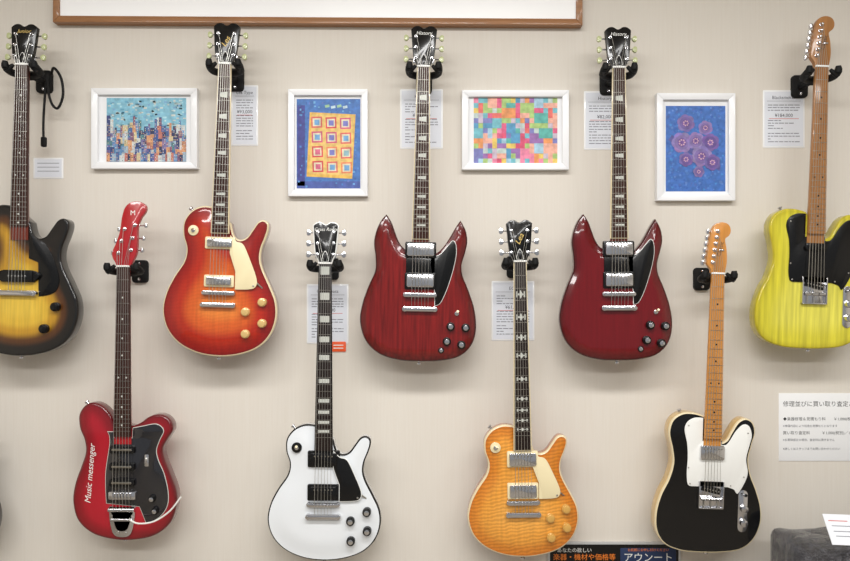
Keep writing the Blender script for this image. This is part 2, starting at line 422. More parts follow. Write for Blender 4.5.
# ---------- guitars ----------
LP=[(-8.5,86,1),(-19,87),(-30,82),(-37.5,71),(-38,57),(-34.5,44),(-36.5,31),(-46,15),(-53.5,-2),(-56,-20),(-51,-38),(-39,-52),(-21,-61),(0,-64),(21,-61.5),(39,-54),(51,-41),(56.5,-24),(55.5,-7),(49,9),(42,24),(39,35),(40,46),(43.5,56),(46,65),(45.5,71.5),(41,74.5),(35.5,72.5),(30,64.5),(24.5,56.5),(17.5,54),(12,58.5),(9,70,1)]
LPG=[(10,58,1),(16,52),(23,49),(30,34),(37,15),(36,7),(30,4.5),(16,4,1),(16,22,1),(10,40,1)]
def lespaul(name,px,py,tilt,nv,su,sv,top,side,bind,guard,inl,pk,knobm,btn,cap,head_bind=None,logo='Les',lm=None,ring=cream,fb=rose,nk=mahog,chip=cream,tip=cream,metal=chrome,lrot=1.1,lsize=8):
    p=empty(name,conv(px,py,GD),math.radians(tilt))
    body(p,sc(LP,su,sv),15,top,side,binding=bind,carve=2.6,bw=1.5)
    neck(p,nv,60*sv,fb,nk,52*sv,inl,bind)
    posts=head33(p,nv,LPHEAD,headblk,btn,head_bind,logo=logo,lm=lm,lrot=lrot,lsize=lsize)
    strings(p,nv,posts,tailv=-12)
    b=MB()
    if pk=='mini':
        for v in (50,12):
            b.rbox(0,v*sv,30,12,-2,1.8,ring,1.5,.5); b.rbox(0,v*sv,25,8,-1,4.2,chrome,1.2,.6)
            for i in range(6): b.cyl((i-2.5)*3.4,v*sv-2,.7,4,4.5,fretm,8,.05)
    elif pk=='black':
        for v in (50,13): humb(b,v*sv,cover=blackp,ring=blackp,rw=32,rh=16.5)
    else:
        for v in (49,13): humb(b,v*sv,cover=chrome,ring=ring)
    b.make('pickups',p)
    b=MB(); tom(b,metal); b.make('bridge',p)
    b=MB(); stopbar(b,-12,metal); b.make('tailpiece',p)
    b=MB(); g=sc(LPG,su,sv); pg=spline(g,2)
    b.prism(pg,1.8,2.7,guard,.3)
    if guard is blackp: b.prism(inset(ccw(pg),-.6),1.6,2.4,whitep,.1)
    b.cyl(34*su,8*sv,1,2.6,3.1,steel,8,.1); b.tube([(36*su,12*sv,2),(42*su,6*sv,-2)],.8,steel,6); b.make('pickguard',p)
    b=MB()
    for u,v in ((43,-8),(27,-18),(43.5,-29),(27.5,-40)): knob(b,u*su,v*sv,knobm,cap=cap)
    b.make('control_knobs',p)
    b=MB(); toggle(b,-27*su,62*sv,chip,tip); b.make('pickup_selector',p)
    straps(p,[(0,-63*sv,0,-1),(-30*su,82*sv,-.7,.7)]); return p
SG=[(-8.5,46,1),(-13,45),(-18.5,48),(-23,55),(-26.5,64),(-30,73),(-35,80.5,1),(-40.5,74),(-45,64),(-47.2,52),(-45.5,38),(-45.5,24),(-52,8),(-58,-10),(-60,-28),(-54,-47),(-40,-60),(-20,-66),(0,-67),(22,-66),(41,-61),(53,-49),(57,-32),(54.5,-12),(48,7),(42.5,20),(41.5,31),(44.5,42),(46.8,53),(46,62),(43.5,69),(39.5,75.5,1),(34.5,68),(29.5,59),(24.5,51),(19,44.5),(13.5,41.5),(8.5,42,1)]
def sg(name,px,py,tilt,nv,top,su=1,sv=1):
    p=empty(name,conv(px,py,GD),math.radians(tilt))
    body(p,sc(SG,su,sv),12,top,top,r=1.2,chamfer=3.6,chw=8)
    neck(p,nv,56,rose,mahog,40,'trap',bindm)
    posts=head33(p,nv,LPHEAD,headblk,greenbtn,None,logo='History',lm=whtxt,lsize=5.2)
    strings(p,nv,posts,tailv=-14)
    b=MB(); q=[(10,39,1),(15,38.5),(21,42),(27,49),(32,54.5),(35,50),(35,38),(31,20),(25,2),(19.5,-8.5),(15,-10,1),(15,2,1),(10,30,1)]
    pg=spline(q,2); b.prism(pg,-.5,.9,blackp,.2); b.prism(inset(ccw(pg),-.5),-.5,.55,whitep,.1)
    b.rbox(0,29.5,29,17,-.5,.9,blackp,1,.2)
    b.make('pickguard',p)
    b=MB(); humb(b,45,rh=16,top=4.4); humb(b,14,rh=16.5,top=4.4); b.make('pickups',p)
    b=MB(); tom(b); b.make('bridge',p)
    b=MB(); stopbar(b,-14); b.make('tailpiece',p)
    b=MB()
    for u,v in ((31,-31),(46,-32),(27.5,-46),(42,-49)): knob(b,u,v,blackp,r=4.2,cap=chrome)
    b.make('control_knobs',p)
    b=MB(); toggle(b,37,-18,None,cream,-1); b.cyl(22,-55,3,-1,.8,blackp,16,.2); b.cyl(22,-55,2,.5,1.6,chrome,12,.2); b.make('switch_and_jack',p)
    straps(p,[(0,-66,0,-1)]); return p
TELE=[(-8.8,82,1),(-18,84.5),(-30,84),(-40,77),(-43.5,64),(-40,48),(-38.5,34),(-42.5,18),(-50,2),(-54.5,-16),(-53.5,-34),(-45,-47),(-29,-53.5),(-10,-55),(12,-54.5),(32,-51),(45,-41),(52,-25),(52,-8),(47,9),(40.5,25),(38,40),(41,54),(44,67),(41,77),(33.5,80.5),(26,76.5),(20,67),(15,58),(8.8,55,1)]
TG=[(-9.5,80,1),(-18,80),(-25,76),(-28,68),(-25,54),(-24,40),(-24.5,24),(-23,13),(-18,11.5,1),(17,11.5,1),(24,9),(27,5),(33,14),(37,26),(35,40),(38,54),(40,64),(37,73),(31,74.5),(24,68),(18,58),(14,53.5),(9.5,53.5,1),(9.5,57,1),(-9.5,57,1)]
THEAD=[(-6.6,0,1),(-7,4),(-9.5,7.5),(-11,11),(-10,22),(-7.5,38),(-5.5,46),(-1.5,50.5),(5,52),(10.5,49.5),(12.5,44),(11,39),(7.5,36),(7,33),(8.5,25),(9,14),(8,6),(6.6,0,1)]
def tele(name,px,py,tilt,nv,su,sv,top,side,guard,gedge,nk,fbm,bind,hbneck,inl,metal=chrome,backbind=False):
    p=empty(name,conv(px,py,GD),math.radians(tilt))
    body(p,sc(TELE,su,sv),15,top,side,binding=bind,r=1.2 if bind else 2.0,backbind=backbind,bw=1.3)
    neck(p,nv,60,fbm,nk,50,inl,None)
    posts=head6(p,nv,THEAD,nk,(-5.5,11.5),(-1,43),-8,logo='Classic' )
    strings(p,nv,posts,slope=-0.04,nw=4.6,bw=7.8,brw=5)
    b=MB(); pg=spline(sc(TG,su,sv),2); b.prism(pg,-.4,.9,guard,.2)
    if gedge: b.prism(inset(ccw(pg),-.6),-.4,.6,gedge,.1)
    for u,v in ((-24,72),(-23,30),(-21,14),(33,22),(36,66),(20,13)): b.cyl(u*su,v*sv,.8,.8,1.2,steel,8,.1)
    b.make('pickguard',p)
    b=MB()
    if hbneck: humb(b,46,24,14,chrome,None,True,3.8)
    else: b.rbox(0,47,22,7.5,0,3.6,blackp if hbneck is None else chrome,3,.6)
    b.box(0,9,19,6,.8,3.4,blackp,.4,rot=-0.22)
    for i in range(6): b.cyl((i-2.5)*2.8,9-(i-2.5)*.63,.7,3.3,3.8,steel,8,.05)
    b.make('pickups',p)
    b=MB(); w=25; z0=-10; z1=17
    b.rbox(0,(z0+z1)/2,w,z1-z0,-.5,.9,metal,1,.2)
    b.box(-w/2+.5,(z0+z1)/2,1,z1-z0,.5,3.6,metal,.2); b.box(w/2-.5,(z0+z1)/2,1,z1-z0,.5,3.6,metal,.2); b.box(0,z0+.5,w,1,.5,3.6,metal,.2)
    for u in (-7,0,7): b.tube([(u-3.1,0,3.2),(u+3.1,0,3.2)],1.7,metal,10)
    for u in (-7,0,7): b.tube([(u,-9,2.6),(u,0,3.2)],.5,steel,6)
    b.make('bridge',p)
    b=MB(); cu=33*su; 
    b.rbox(cu,-12,9.5,42,-.5,.9,metal,4.7,.25,rot=0.0)
    for v in (-9,-23): 
        b.cyl(cu,v,3.6,.8,6,metal,20,.5); b.cyl(cu,v,3.9,.8,2,metal,20,.2)
    b.tube([(cu,4,.8),(cu,5.2,5)],.8,metal,8); b.tube([(cu,5,4.6),(cu,5.6,7.6)],1.5,blackp,10)
    b.make('control_plate',p)
    straps(p,[(0,-54*sv,0,-1),(-30*su,83*sv,-.4,.9)]); return p

burst=woodmat('cherry_sunburst',[(0,(112,10,8)),(6,(146,16,10)),(16,(176,38,16)),(30,(210,94,34)),(44,(226,128,52))],0.14,0.28,1,True,flame=0.06)
cherryside=woodmat('cherry_side',[(0,(120,18,14))],0.15,0.25,1)
tburst=woodmat('tobacco_sunburst',[(0,(8,6,6)),(8,(16,9,6)),(15,(84,46,12)),(24,(190,142,34)),(33,(216,176,56)),(45,(222,186,66))],0.18,0.28,1,True)
blackside=mat('black_gloss_side',(10,8,8),0.2,0,.7,spec=.3)
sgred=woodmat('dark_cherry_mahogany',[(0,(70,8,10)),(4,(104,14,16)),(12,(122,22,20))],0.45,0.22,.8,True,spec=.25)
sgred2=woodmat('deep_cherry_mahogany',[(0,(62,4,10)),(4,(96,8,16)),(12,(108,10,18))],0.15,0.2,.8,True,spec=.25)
whitel=mat('white_lacquer',(234,238,242),0.2,0,1)
amber=woodmat('amber_flame_maple',[(0,(200,110,26)),(6,(214,130,38)),(18,(232,158,60)),(40,(238,170,76))],0.12,0.25,1,True,flame=0.2)
amberside=woodmat('amber_side',[(0,(184,104,34))],0.2,0.3,1)
yel=woodmat('yellow_ash',[(0,(192,178,36)),(8,(210,200,52)),(30,(222,214,84))],0.3,0.3,.8,True,gscale=(60,60,3))
blackg=mat('black_gloss',(6,6,8),0.12,0,.7,spec=.25)
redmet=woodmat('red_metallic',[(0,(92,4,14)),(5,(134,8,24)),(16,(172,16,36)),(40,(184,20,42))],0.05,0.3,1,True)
redhead=mat('red_lacquer',(170,18,28),0.25,0,1)
smoke=mat('smoked_acrylic_guard',(26,26,31),0.06,0,1)

def junior():
    p=empty('sunburst_electric_guitar',conv(19,292,GD),math.radians(1.2)); nv=226
    body(p,sc(LP,1.04,1.0),14,tburst,blackside,r=1.8)
    neck(p,nv,66,rose,mahog,52,'dot',None)
    posts=head33(p,nv,LPHEAD,headblk,greenbtn,None,logo='Junior',lm=goldtxt,lsize=5.5)
    strings(p,nv,posts,brw=4.6)
    b=MB(); q=[(9.5,62,1),(16,54),(26,48),(35,32),(40,14),(38,3),(31,-2),(20,-4,1),(19,30,1),(9.5,34,1)]
    b.prism(spline(q,2),-.4,.9,blackp,.2)
    b.make('pickguard',p)
    b=MB(); b.prism(spline([(-22,17),(-16,21.5,1),(16,21.5,1),(22,17),(16,10,1),(-16,10,1)],2),-.5,3.2,blackp,.4); b.rbox(0,16,31,12,0,4.2,blackp,2,.6)
    for i in range(6): b.cyl((i-2.5)*3.3,16,.8,4.1,4.6,chrome,8,.1)
    b.make('pickup',p)
    b=MB()
    for s in(-1,1): b.cyl(s*16.5,-1,2.9,-1,4.6,chrome,14,.5)
    b.rbox(0,-1,34,5.6,1.5,4.8,chrome,2.4,1.3); b.make('wraparound_bridge',p)
    b=MB()
    for u,v in ((38,-14),(27,-36)): knob(b,u,v,blackp,4.6,6)
    b.make('control_knobs',p); straps(p,[(0,-63,0,-1)])
    return p
junior()
lespaul('cherry_sunburst_electric_guitar',219,293,1.7,228,1.02,1.0,burst,cherryside,bindm,cream,'trap','mini',redk,greenbtn,None,logo='Les',lm=goldtxt)
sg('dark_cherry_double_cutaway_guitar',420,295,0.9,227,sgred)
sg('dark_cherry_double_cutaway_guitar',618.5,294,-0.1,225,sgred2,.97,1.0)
tele('yellow_single_cutaway_guitar',813,294,1.8,226,1.04,1.0,yel,yel,blackp,None,roast,roast,None,None,'dotb')
lespaul('white_single_cutaway_guitar',323.5,504,0.5,240,1.01,.905,whitel,whitel,blackp,blackp,'block','black',blackp,chrome,chrome,head_bind=whitep,logo='Grass Roots',lm=whtxt,fb=ebony,nk=whitel,chip=blackp,lrot=0,lsize=4.6)
lespaul('amber_flame_electric_guitar',523,502,-0.8,240,.99,.88,amber,amberside,bindm,cream,'cross','hb',amberk,chrome,None,logo='Lea',lm=goldtxt,fb=ebony)
tele('black_single_cutaway_guitar',710,498,1.7,224,.99,1.0,blackg,natural,whitep,blackp,maple,maple,bindm,True,'dotb',backbind=False)
lespaul('ebony_electric_guitar',-61,503,0,238,.97,.90,blackg,blackg,bindm,cream,'trap','hb',amberk,chrome,None)
OFF=[(-8.8,70,1),(-13,79),(-21,87.5),(-30,91),(-38,88),(-43.5,79),(-43,66),(-38.5,54),(-37,42),(-41,28),(-47,10),(-49,-8),(-44,-27),(-30,-40),(-10,-46),(10,-46.5),(30,-42),(45,-30),(51.5,-12),(51,3),(45,20),(39,36),(38,46),(43,56),(47.5,64),(46,72),(40,78),(32,79.5),(24,77),(16,71),(8.8,68,1)]
def offset():
    p=empty('red_offset_electric_guitar',conv(123,494,GD),math.radians(0.4)); nv=227
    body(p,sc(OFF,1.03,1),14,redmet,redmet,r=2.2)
    neck(p,nv,58,rose,redhead,50,'dot',None)
    HO=[(-6.6,0,1),(-8,4),(-11,9),(-11.5,15),(-8,24),(-4.5,36),(-3,50),(0,60),(6,65),(14,65.5),(20,62),(20.5,56),(16,49),(13,40),(13,26),(12.5,14),(9.5,6),(6.6,0,1)]
    S=(-0.06,nv); b=MB(); b.prism(spline([(x,y+nv)+tuple(c) for x,y,*c in HO],1.5),-1.6,3.4,redhead,.6,S); b.make('headstock',p)
    b=MB(); L=[(-5,14),(-2.5,26),(0.5,38)]; R=[(10.5,42),(8.5,29),(7.5,17)]
    for s,A in ((-1,L),(1,R)):
        for u,v in A:
            v+=nv; b.cyl(u,v,1.9,3.2,3.8,chrome,14,.1,S); b.cyl(u,v,1.1,3.4,6.6,chrome,12,.3,S)
            b.tube([(u,v,-3-.06*(v-nv)),(u+s*7.5,v,-3-.06*(v-nv))],.7,chrome,8); b.rbox(u+s*8.5,v,3,4.6,-4.5,-1.5,chrome,1.3,.4,0,S)
    b.make('tuning_machines',p)
    text('logo',p,'M',8,nv+54,3.45,7,whtxt,0,slope=S)
    strings(p,nv,[(u,v+nv) for u,v in L+R],slope=-.06,tailv=-16)
    b=MB(); q=[(-13,52),(-15,62,1),(-9.5,62,1),(-9.5,56,1),(9.5,56,1),(10,66,1),(20,68),(33,70),(40,64),(36,54),(33,44),(35,34),(41,20),(45,2),(44,-12),(36,-23),(24,-29,1),(17,-12,1),(-16,-9,1),(-17,20)]
    pg=spline(q,2); b.prism(pg,-.4,.9,smoke,.2); b.prism(inset(ccw(pg),-.6),-.4,.5,pearl,.1); b.make('pickguard',p)
    b=MB()
    for v in(45,28,12): b.rbox(0,v,25,7.5,.5,4,blackp,2,.6); b.rbox(0,v,20,2.2,3.8,4.3,fretm,1,.2)
    b.make('pickups',p)
    b=MB(); b.rbox(0,-1,27,8,.5,3,chrome,1.5,.5)
    for i in range(6): b.rbox((i-2.5)*3.2,-1,2.6,6,2.8,5.8,chrome,.6,.3)
    b.make('bridge',p)
    b=MB()
    b.prism(spline([(-13,-12,1),(-9,-12,1),(-8,-24),(-5,-34),(0,-36),(5,-34),(8,-24),(9,-12,1),(13,-12,1),(12,-28),(7,-41),(-7,-41),(-12,-28)],1.5),-.5,2.2,chrome,.5)
    b.tube([(-13,-15,3.2),(13,-15,3.2)],2.1,chrome,12); b.tube([(-11,-25,2.6),(11,-25,2.6)],1.7,chrome,12)
    for u,v in ((-10,-21),(10,-21),(-4,-38),(4,-38)): b.cyl(u,v,1,2,2.7,steel,8,.1)
    b.tube(smooth_pts([(8,-24,2),(10,-24,6),(20,-26,10),(36,-23,12),(52,-12,14),(63,2,15)],4),.85,whitep,8); b.make('vibrato_tailpiece',p)
    b=MB()
    for u,v in ((30,-4),(33,-16)): knob(b,u,v,blackp,3.6,5,cap=chrome,w0=.5)
    b.rbox(24,34,4,12,.8,1.6,chrome,1,.2); b.tube([(24,34,1),(25,37,5)],.8,whitep,8); b.make('controls',p)
    text('lettering',p,'Music messenger',-33,20,0.05,8.6,whtxt,math.radians(86),shear=0.3,ext=.1)
    straps(p,[(0,-45,0,-1),(-38,88,-.6,.8)]); return p
offset()
for px,py in ((23.5,68),(225.5,66),(424,69),(618,70),(820,73),(124.5,268),(325.5,265),(519.7,263),(716.8,276),(-61,268)):
    hanger(px,py)
e=empty('hanging_cable',conv(52,100,0.05)); b=MB((D-.05)/F)
b.tube(smooth_pts([(-8,30,-14),(2,32,0),(9,22,0),(11,5,0),(6,-8,0),(0,-4,0),(-4,10,0),(-5,26,0)],6),1.3,foam,8)
b.tube(smooth_pts([(-5,26,0),(-7,5,0),(-8,-20,1),(-8,-38,1)],6),1.2,foam,8)
b.rbox(-8,-42,5,10,-1,2,foam,1.5,.5); b.make('cord',e)

# ---------- wall items ----------
paper=mat('white_paper',(240,241,242),0.45,0,0.3)
inkg=mat('grey_ink',(128,130,140),0.6); inkd=mat('dark_ink',(66,68,80),0.6)
redink=mat('red_ink',(200,60,50),0.6); orangep=mat('orange_sticker',(235,90,40),0.5)
WW=-WD/KW
def pricetag(x0,y0,x1,y1,seed,title,extra=False):
    cx=(x0+x1)/2; cy=(y0+y1)/2; w=x1-x0; h=y1-y0; rnd=random.Random(seed)
    p=empty('price_tag',conv(cx,cy,WD)); wl=WW+.02
    b=MB(KW); b.rbox(0,0,w,h,wl,wl+.5,paper,1,.1)
    b.box(0,0,w-3,h-3,wl+.45,wl+.54,mat('tag_card',(224,228,236),.5),0)
    b.make('sheet',p)
    b=MB(KW); z=wl+.55
    if h>30:
        b.box(0,h/2-11,w-8,.35,z,z+.06,inkg,0)
        v=h/2-15
        while v>-h*.2:
            if abs(v-h*.06)>3.5:
                x=-w/2+5
                while x<w/2-6:
                    L=rnd.uniform(2,6); L=min(L,w/2-5-x); b.box(x+L/2,v,L,.8,z,z+.06,inkg,0); x+=L+.8
                    if rnd.random()<.08: break
            v-=2.6
        b.box(0,h*.06-3.2,w-12,.45,z,z+.06,redink,0)
        v=-h*.25
        while v>-h/2+5:
            x=-w/2+5
            while x<w/2-6:
                L=rnd.uniform(2,6); L=min(L,w/2-5-x); b.box(x+L/2,v,L,.8,z,z+.06,inkg,0); x+=L+.8
                if rnd.random()<.08: break
            v-=2.8
        text('heading',p,title,0,h/2-7.5,z,4.6,inkd,K=KW)
        text('price',p,'¥%d,000'%rnd.randint(40,190),0,h*.06,z,4.8,inkd,K=KW)
    else:
        for v in (5,1,-3): b.box(0,v,w-8,.6,z,z+.06,inkg,0)
    b.make('print',p)
    if extra:
        b=MB(KW); b.rbox(w*.26,-h/2-3,15,10,wl+.3,wl+1.2,orangep,1,.1)
        for vv in (-1.5,1.5): b.box(w*.26,-h/2-3+vv,10,.9,wl+1.2,wl+1.3,whtxt,0)
        b.make('sticker',p)
pricetag(31,157,61,178,1,'')
pricetag(230,84,257,145,2,'Les Type')
pricetag(400,88,443,148,3,'History')
pricetag(585,90,627,149,4,'History')
pricetag(765,89,807,147,5,'Blacksmoker')
pricetag(306,284,348,344,6,'GrassRoots',True)
pricetag(492,281,535,341,7,'EGL')
def c8(r,g,b): return lin((r,g,b))
art=paintmat('watercolour_print',0.5,0.22,70)
whiteframe=mat('white_frame_paint',(240,241,243),0.35,0,0.2)
matb=mat('frame_mat_board',(235,236,238),0.7)
def frame(x0,y0,x1,y1,fw,ax0,ay0,ax1,ay1,draw):
    cx=(x0+x1)/2; cy=(y0+y1)/2; w=x1-x0; h=y1-y0
    FD=0.022; K=(D-FD)/F; p=empty('framed_picture',conv(cx,cy,FD)); wl=-FD/K
    b=MB(K)
    W=w/2;H=h/2
    for q in ([(-W,-H),(W,-H),(W-fw,-H+fw),(-W+fw,-H+fw)],[(W,-H),(W,H),(W-fw,H-fw),(W-fw,-H+fw)],[(W,H),(-W,H),(-W+fw,H-fw),(W-fw,H-fw)],[(-W,H),(-W,-H),(-W+fw,-H+fw),(-W+fw,H-fw)]):
        b.prism(q,wl,0,whiteframe,.35)
    b.make('frame',p)
    b=MB(K); b.box(0,0,w-fw,h-fw,wl,wl+3.4,matb,0); b.make('mat_board',p)
    b=MB(K); aw=ax1-ax0; ah=ay1-ay0; acx=(ax0+ax1)/2-cx; acy=cy-(ay0+ay1)/2
    draw(b,acx,acy,aw,ah,wl+3.45); b.make('print',p,recalc=False)
def R(b,u,v,du,dv,w,c,rot=0):
    cs=math.cos(rot);sn=math.sin(rot)
    b.flat([(u+x*cs-y*sn,v+x*sn+y*cs) for x,y in ((-du/2,-dv/2),(du/2,-dv/2),(du/2,dv/2),(-du/2,dv/2))],w,art,c8(*c))
def city(b,cx,cy,w,h,z):
    r=random.Random(3)
    R(b,cx,cy,w,h,z,(128,184,205))
    x0=cx-w/2;y0=cy-h/2
    for k in range(150):
        a=r.uniform(1.5,5); R(b,x0+r.uniform(a/2,w-a/2),y0+r.uniform(h*.55,h-2),a,r.uniform(1,2),z+.03,r.choice([(165,208,218),(100,166,195),(190,212,214),(120,165,200),(200,204,196),(140,195,210)]),0)
    cols=[(52,66,116),(70,104,156),(42,52,92),(180,112,100),(205,190,150),(96,140,184),(196,204,204),(120,84,114),(84,130,138),(205,150,110),(60,86,146),(118,110,156),(150,175,195)]
    for row in range(6):
        x=x0
        while x<x0+w-1:
            a=r.uniform(2,4.5); a=min(a,x0+w-x); top=h*(.66-.105*row)*r.uniform(.7,1.1); c=r.choice(cols)
            R(b,x+a/2,y0+top/2,a,top,z+.06+row*.1,c)
            for yy in np.arange(1.0,top-1,1.6):
                for xx in (a*.3,a*.7):
                    if r.random()<.6: R(b,x+xx,y0+yy,.7,.8,z+.1+row*.1,r.choice([(225,212,170),(225,230,235),(220,170,120),(30,40,76),(210,120,115)]))
            x+=a
def building(b,cx,cy,w,h,z):
    r=random.Random(5)
    R(b,cx,cy,w,h,z,(66,114,182))
    R(b,cx-w*.43,cy-h*.02,w*.12,h*.9,z+.03,(62,66,140)); R(b,cx,cy-h*.46,w,h*.08,z+.03,(70,90,160))
    for k in range(110): R(b,cx+r.uniform(-.47,.47)*w,cy+r.uniform(-.48,.48)*h,r.uniform(1.2,2.4),r.uniform(1,2.4),z+.05+k*.0003,r.choice([(84,140,200),(56,96,166),(104,164,210),(96,116,190),(66,120,186)]))
    for k in range(4): R(b,cx-w*.02+k*6,cy+h*.42-(k%2),4.5,2.6,z+.1,(190,215,225) if k%2 else (150,190,150),.2)
    R(b,cx+w*.04,cy-h*.02,w*.72,h*.72,z+.13,(226,180,84),-.05); R(b,cx+w*.04+.6,cy-h*.01,w*.66,h*.67,z+.15,(228,192,112),-.05)
    for i in range(3):
        for j in range(4):
            u=cx+(i-1)*w*.225+w*.04+j*.4; v=cy+h*.24-j*h*.165-i*.6
            R(b,u,v,w*.17,h*.125,z+.18,r.choice([(208,70,76),(216,100,92),(206,84,120),(226,130,90)]),.03); R(b,u,v,w*.125,h*.09,z+.21,(222,212,180),.03); R(b,u+.2,v-.2,w*.08,h*.06,z+.24,r.choice([(110,160,205),(205,100,130),(140,180,190),(120,120,190)])); 
def mosaic(b,cx,cy,w,h,z):
    r=random.Random(11); R(b,cx,cy,w,h,z,(120,180,190))
    cols=[(215,90,130),(226,130,160),(110,180,192),(80,148,188),(224,194,96),(224,146,86),(164,194,116),(150,106,170),(220,104,96),(190,206,200),(230,170,150),(84,170,160),(160,196,216),(210,76,110),(120,122,182),(195,180,196)]
    nx=18;ny=13
    for i in range(nx):
        for j in range(ny):
            u=cx-w/2+(i+.5)*w/nx; v=cy-h/2+(j+.5)*h/ny
            R(b,u,v,w/nx+.05,h/ny+.05,z+.03,r.choice(cols))
    for k in range(75):
        s=r.choice([(1,2),(2,1),(2,2),(3,2)]); i=r.randint(0,nx-s[0]); j=r.randint(0,ny-s[1])
        R(b,cx-w/2+(i+s[0]/2)*w/nx,cy-h/2+(j+s[1]/2)*h/ny,s[0]*w/nx,s[1]*h/ny,z+.06+k*.004,r.choice(cols))
def flowers(b,cx,cy,w,h,z):
    r=random.Random(9); R(b,cx,cy,w,h,z,(60,108,184))
    for k in range(260): 
        u=r.uniform(-.47,.47)*w;v=r.uniform(-.48,.48)*h
        b.flat(circ(cx+u,cy+v,r.uniform(.7,1.5),8),z+.02+k*.0006,art,c8(*r.choice([(76,124,196),(52,96,176),(90,130,200),(72,104,178),(66,130,196)])))
    b.flat([(cx-w*.46,cy+h*.1),(cx-w*.4,cy+h*.16),(cx+w*.42,cy-h*.2),(cx+w*.4,cy-h*.26)],z+.19,art,c8(84,84,150))
    fl=[(-.2,.33,11),(.2,.27,9),(-.28,.08,13),(.0,.1,11),(.3,.08,11),(.12,-.1,13),(-.2,-.14,9),(.34,-.18,10),(.06,-.3,7)]
    for n,(fu,fv,s) in enumerate(fl):
        s*=1.15; U=cx+fu*w*.82;V=cy+fv*h*.9; zz=z+.2+n*.06; a0=r.uniform(0,6)
        base=r.choice([(122,104,166),(134,116,174),(112,92,158),(140,122,178)])
        for k in range(6):
            a=a0+k*2*math.pi/6
            b.flat(circ(U+s*.36*math.cos(a),V+s*.36*math.sin(a),s*.36,14),zz+k*.004,art,c8(*[x+r.randint(-8,8) for x in base]))
        b.flat(circ(U,V,s*.5,16),zz+.03,art,c8(*[x-14 for x in base])); b.flat(circ(U,V,s*.3,14),zz+.036,art,c8(112,78,150))
        for k in range(7):
            a=k*.9; b.flat(circ(U+s*.18*math.cos(a),V+s*.18*math.sin(a),s*.05+.2,6),zz+.045,art,c8(204,166,180))
frame(91,88,197,168.5,6.5,105,97,185,161,city)
frame(288,89,367.5,196,6,296,98,360,188,building)
frame(462,90,569,169.5,6.5,474,97,558,163,mosaic)
frame(657,93,735.5,200.5,6.5,667,105,727,191,flowers)
p=empty('wall_notice',conv(832,428,WD)); b=MB(KW); b.box(0,0,102,68,WW,WW+.6,paper,.1); b.make('sheet',p)
text('heading',p,'修理並びに買い取り査定ご希望のお客様',-47,23,WW+.62,6.0,blktxt,K=KW,align='LEFT')
text('line_1',p,'◆楽器修理＆見積もり料　　￥1,000(税別)',-47,8,WW+.62,3.9,blktxt,K=KW,align='LEFT')
text('line_2',p,'※修理内容により別途お見積もりとなります',-47,1,WW+.62,2.8,inkd,K=KW,align='LEFT')
text('line_3',p,'買い取り査定料　　　￥1,000(税別)／1点',-47,-6,WW+.62,3.9,blktxt,K=KW,align='LEFT')
text('line_4',p,'※お買取成立の場合、査定料は頂きません',-47,-13,WW+.62,2.8,inkd,K=KW,align='LEFT')
text('line_5',p,'※詳しくはスタッフまでお問い合わせください',-47,-22,WW+.62,2.8,inkd,K=KW,align='LEFT')
orink=mat('orange_ink',(240,130,40),.5)
p=empty('black_shop_poster',conv(615,581,WD)); b=MB(KW)
b.rbox(0,0,134,76,WW,WW+2,mat('poster_frame',(205,205,203),.3,.4),1.5,.3); b.box(0,0,129,71,WW+1.9,WW+2.2,blackp,0); b.make('board',p)
text('line_1',p,'あなたの欲しい',-40,29.5,WW+2.25,5,whtxt,K=KW)
text('line_2',p,'楽器・機材や価格等',-30,22.5,WW+2.25,7,orink,K=KW)
b=MB(KW); b.rbox(34,22,56,20,WW+2.1,WW+2.4,mat('blue_panel',(30,48,84),.5),1,.1); b.make('panel',p)
text('line_3',p,'アウンート',34,22,WW+2.45,10,whtxt,K=KW)
text('line_4',p,'お気軽にお申し付けください',34,30,WW+2.45,3.2,orink,K=KW)
text('line_5',p,'店頭スタッフまで',0,0,WW+2.25,10,whtxt,K=KW)
FD=0.03; K=(D-FD)/F; p=empty('wood_framed_whiteboard',conv(318,-40,FD),math.radians(0.35)); wl=-FD/K
fwood=woodmat('frame_wood',[(0,(160,112,72))],0.2,0.4,0.3,gscale=(5,60,60))
b=MB(K); W=265;H=63.5;fw=6.5
for q in ([(-W,-H),(W,-H),(W-fw,-H+fw),(-W+fw,-H+fw)],[(W,-H),(W,H),(W-fw,H-fw),(W-fw,-H+fw)],[(W,H),(-W,H),(-W+fw,H-fw),(W-fw,H-fw)],[(-W,H),(-W,-H),(-W+fw,-H+fw),(-W+fw,H-fw)]):
    b.prism(q,wl,0,fwood,.6)
b.make('frame',p)
b=MB(K); b.box(0,0,2*W-fw,2*H-fw,wl,wl+8,mat('whiteboard_surface',(255,255,255),.25,0,.3),0); b.make('board',p)
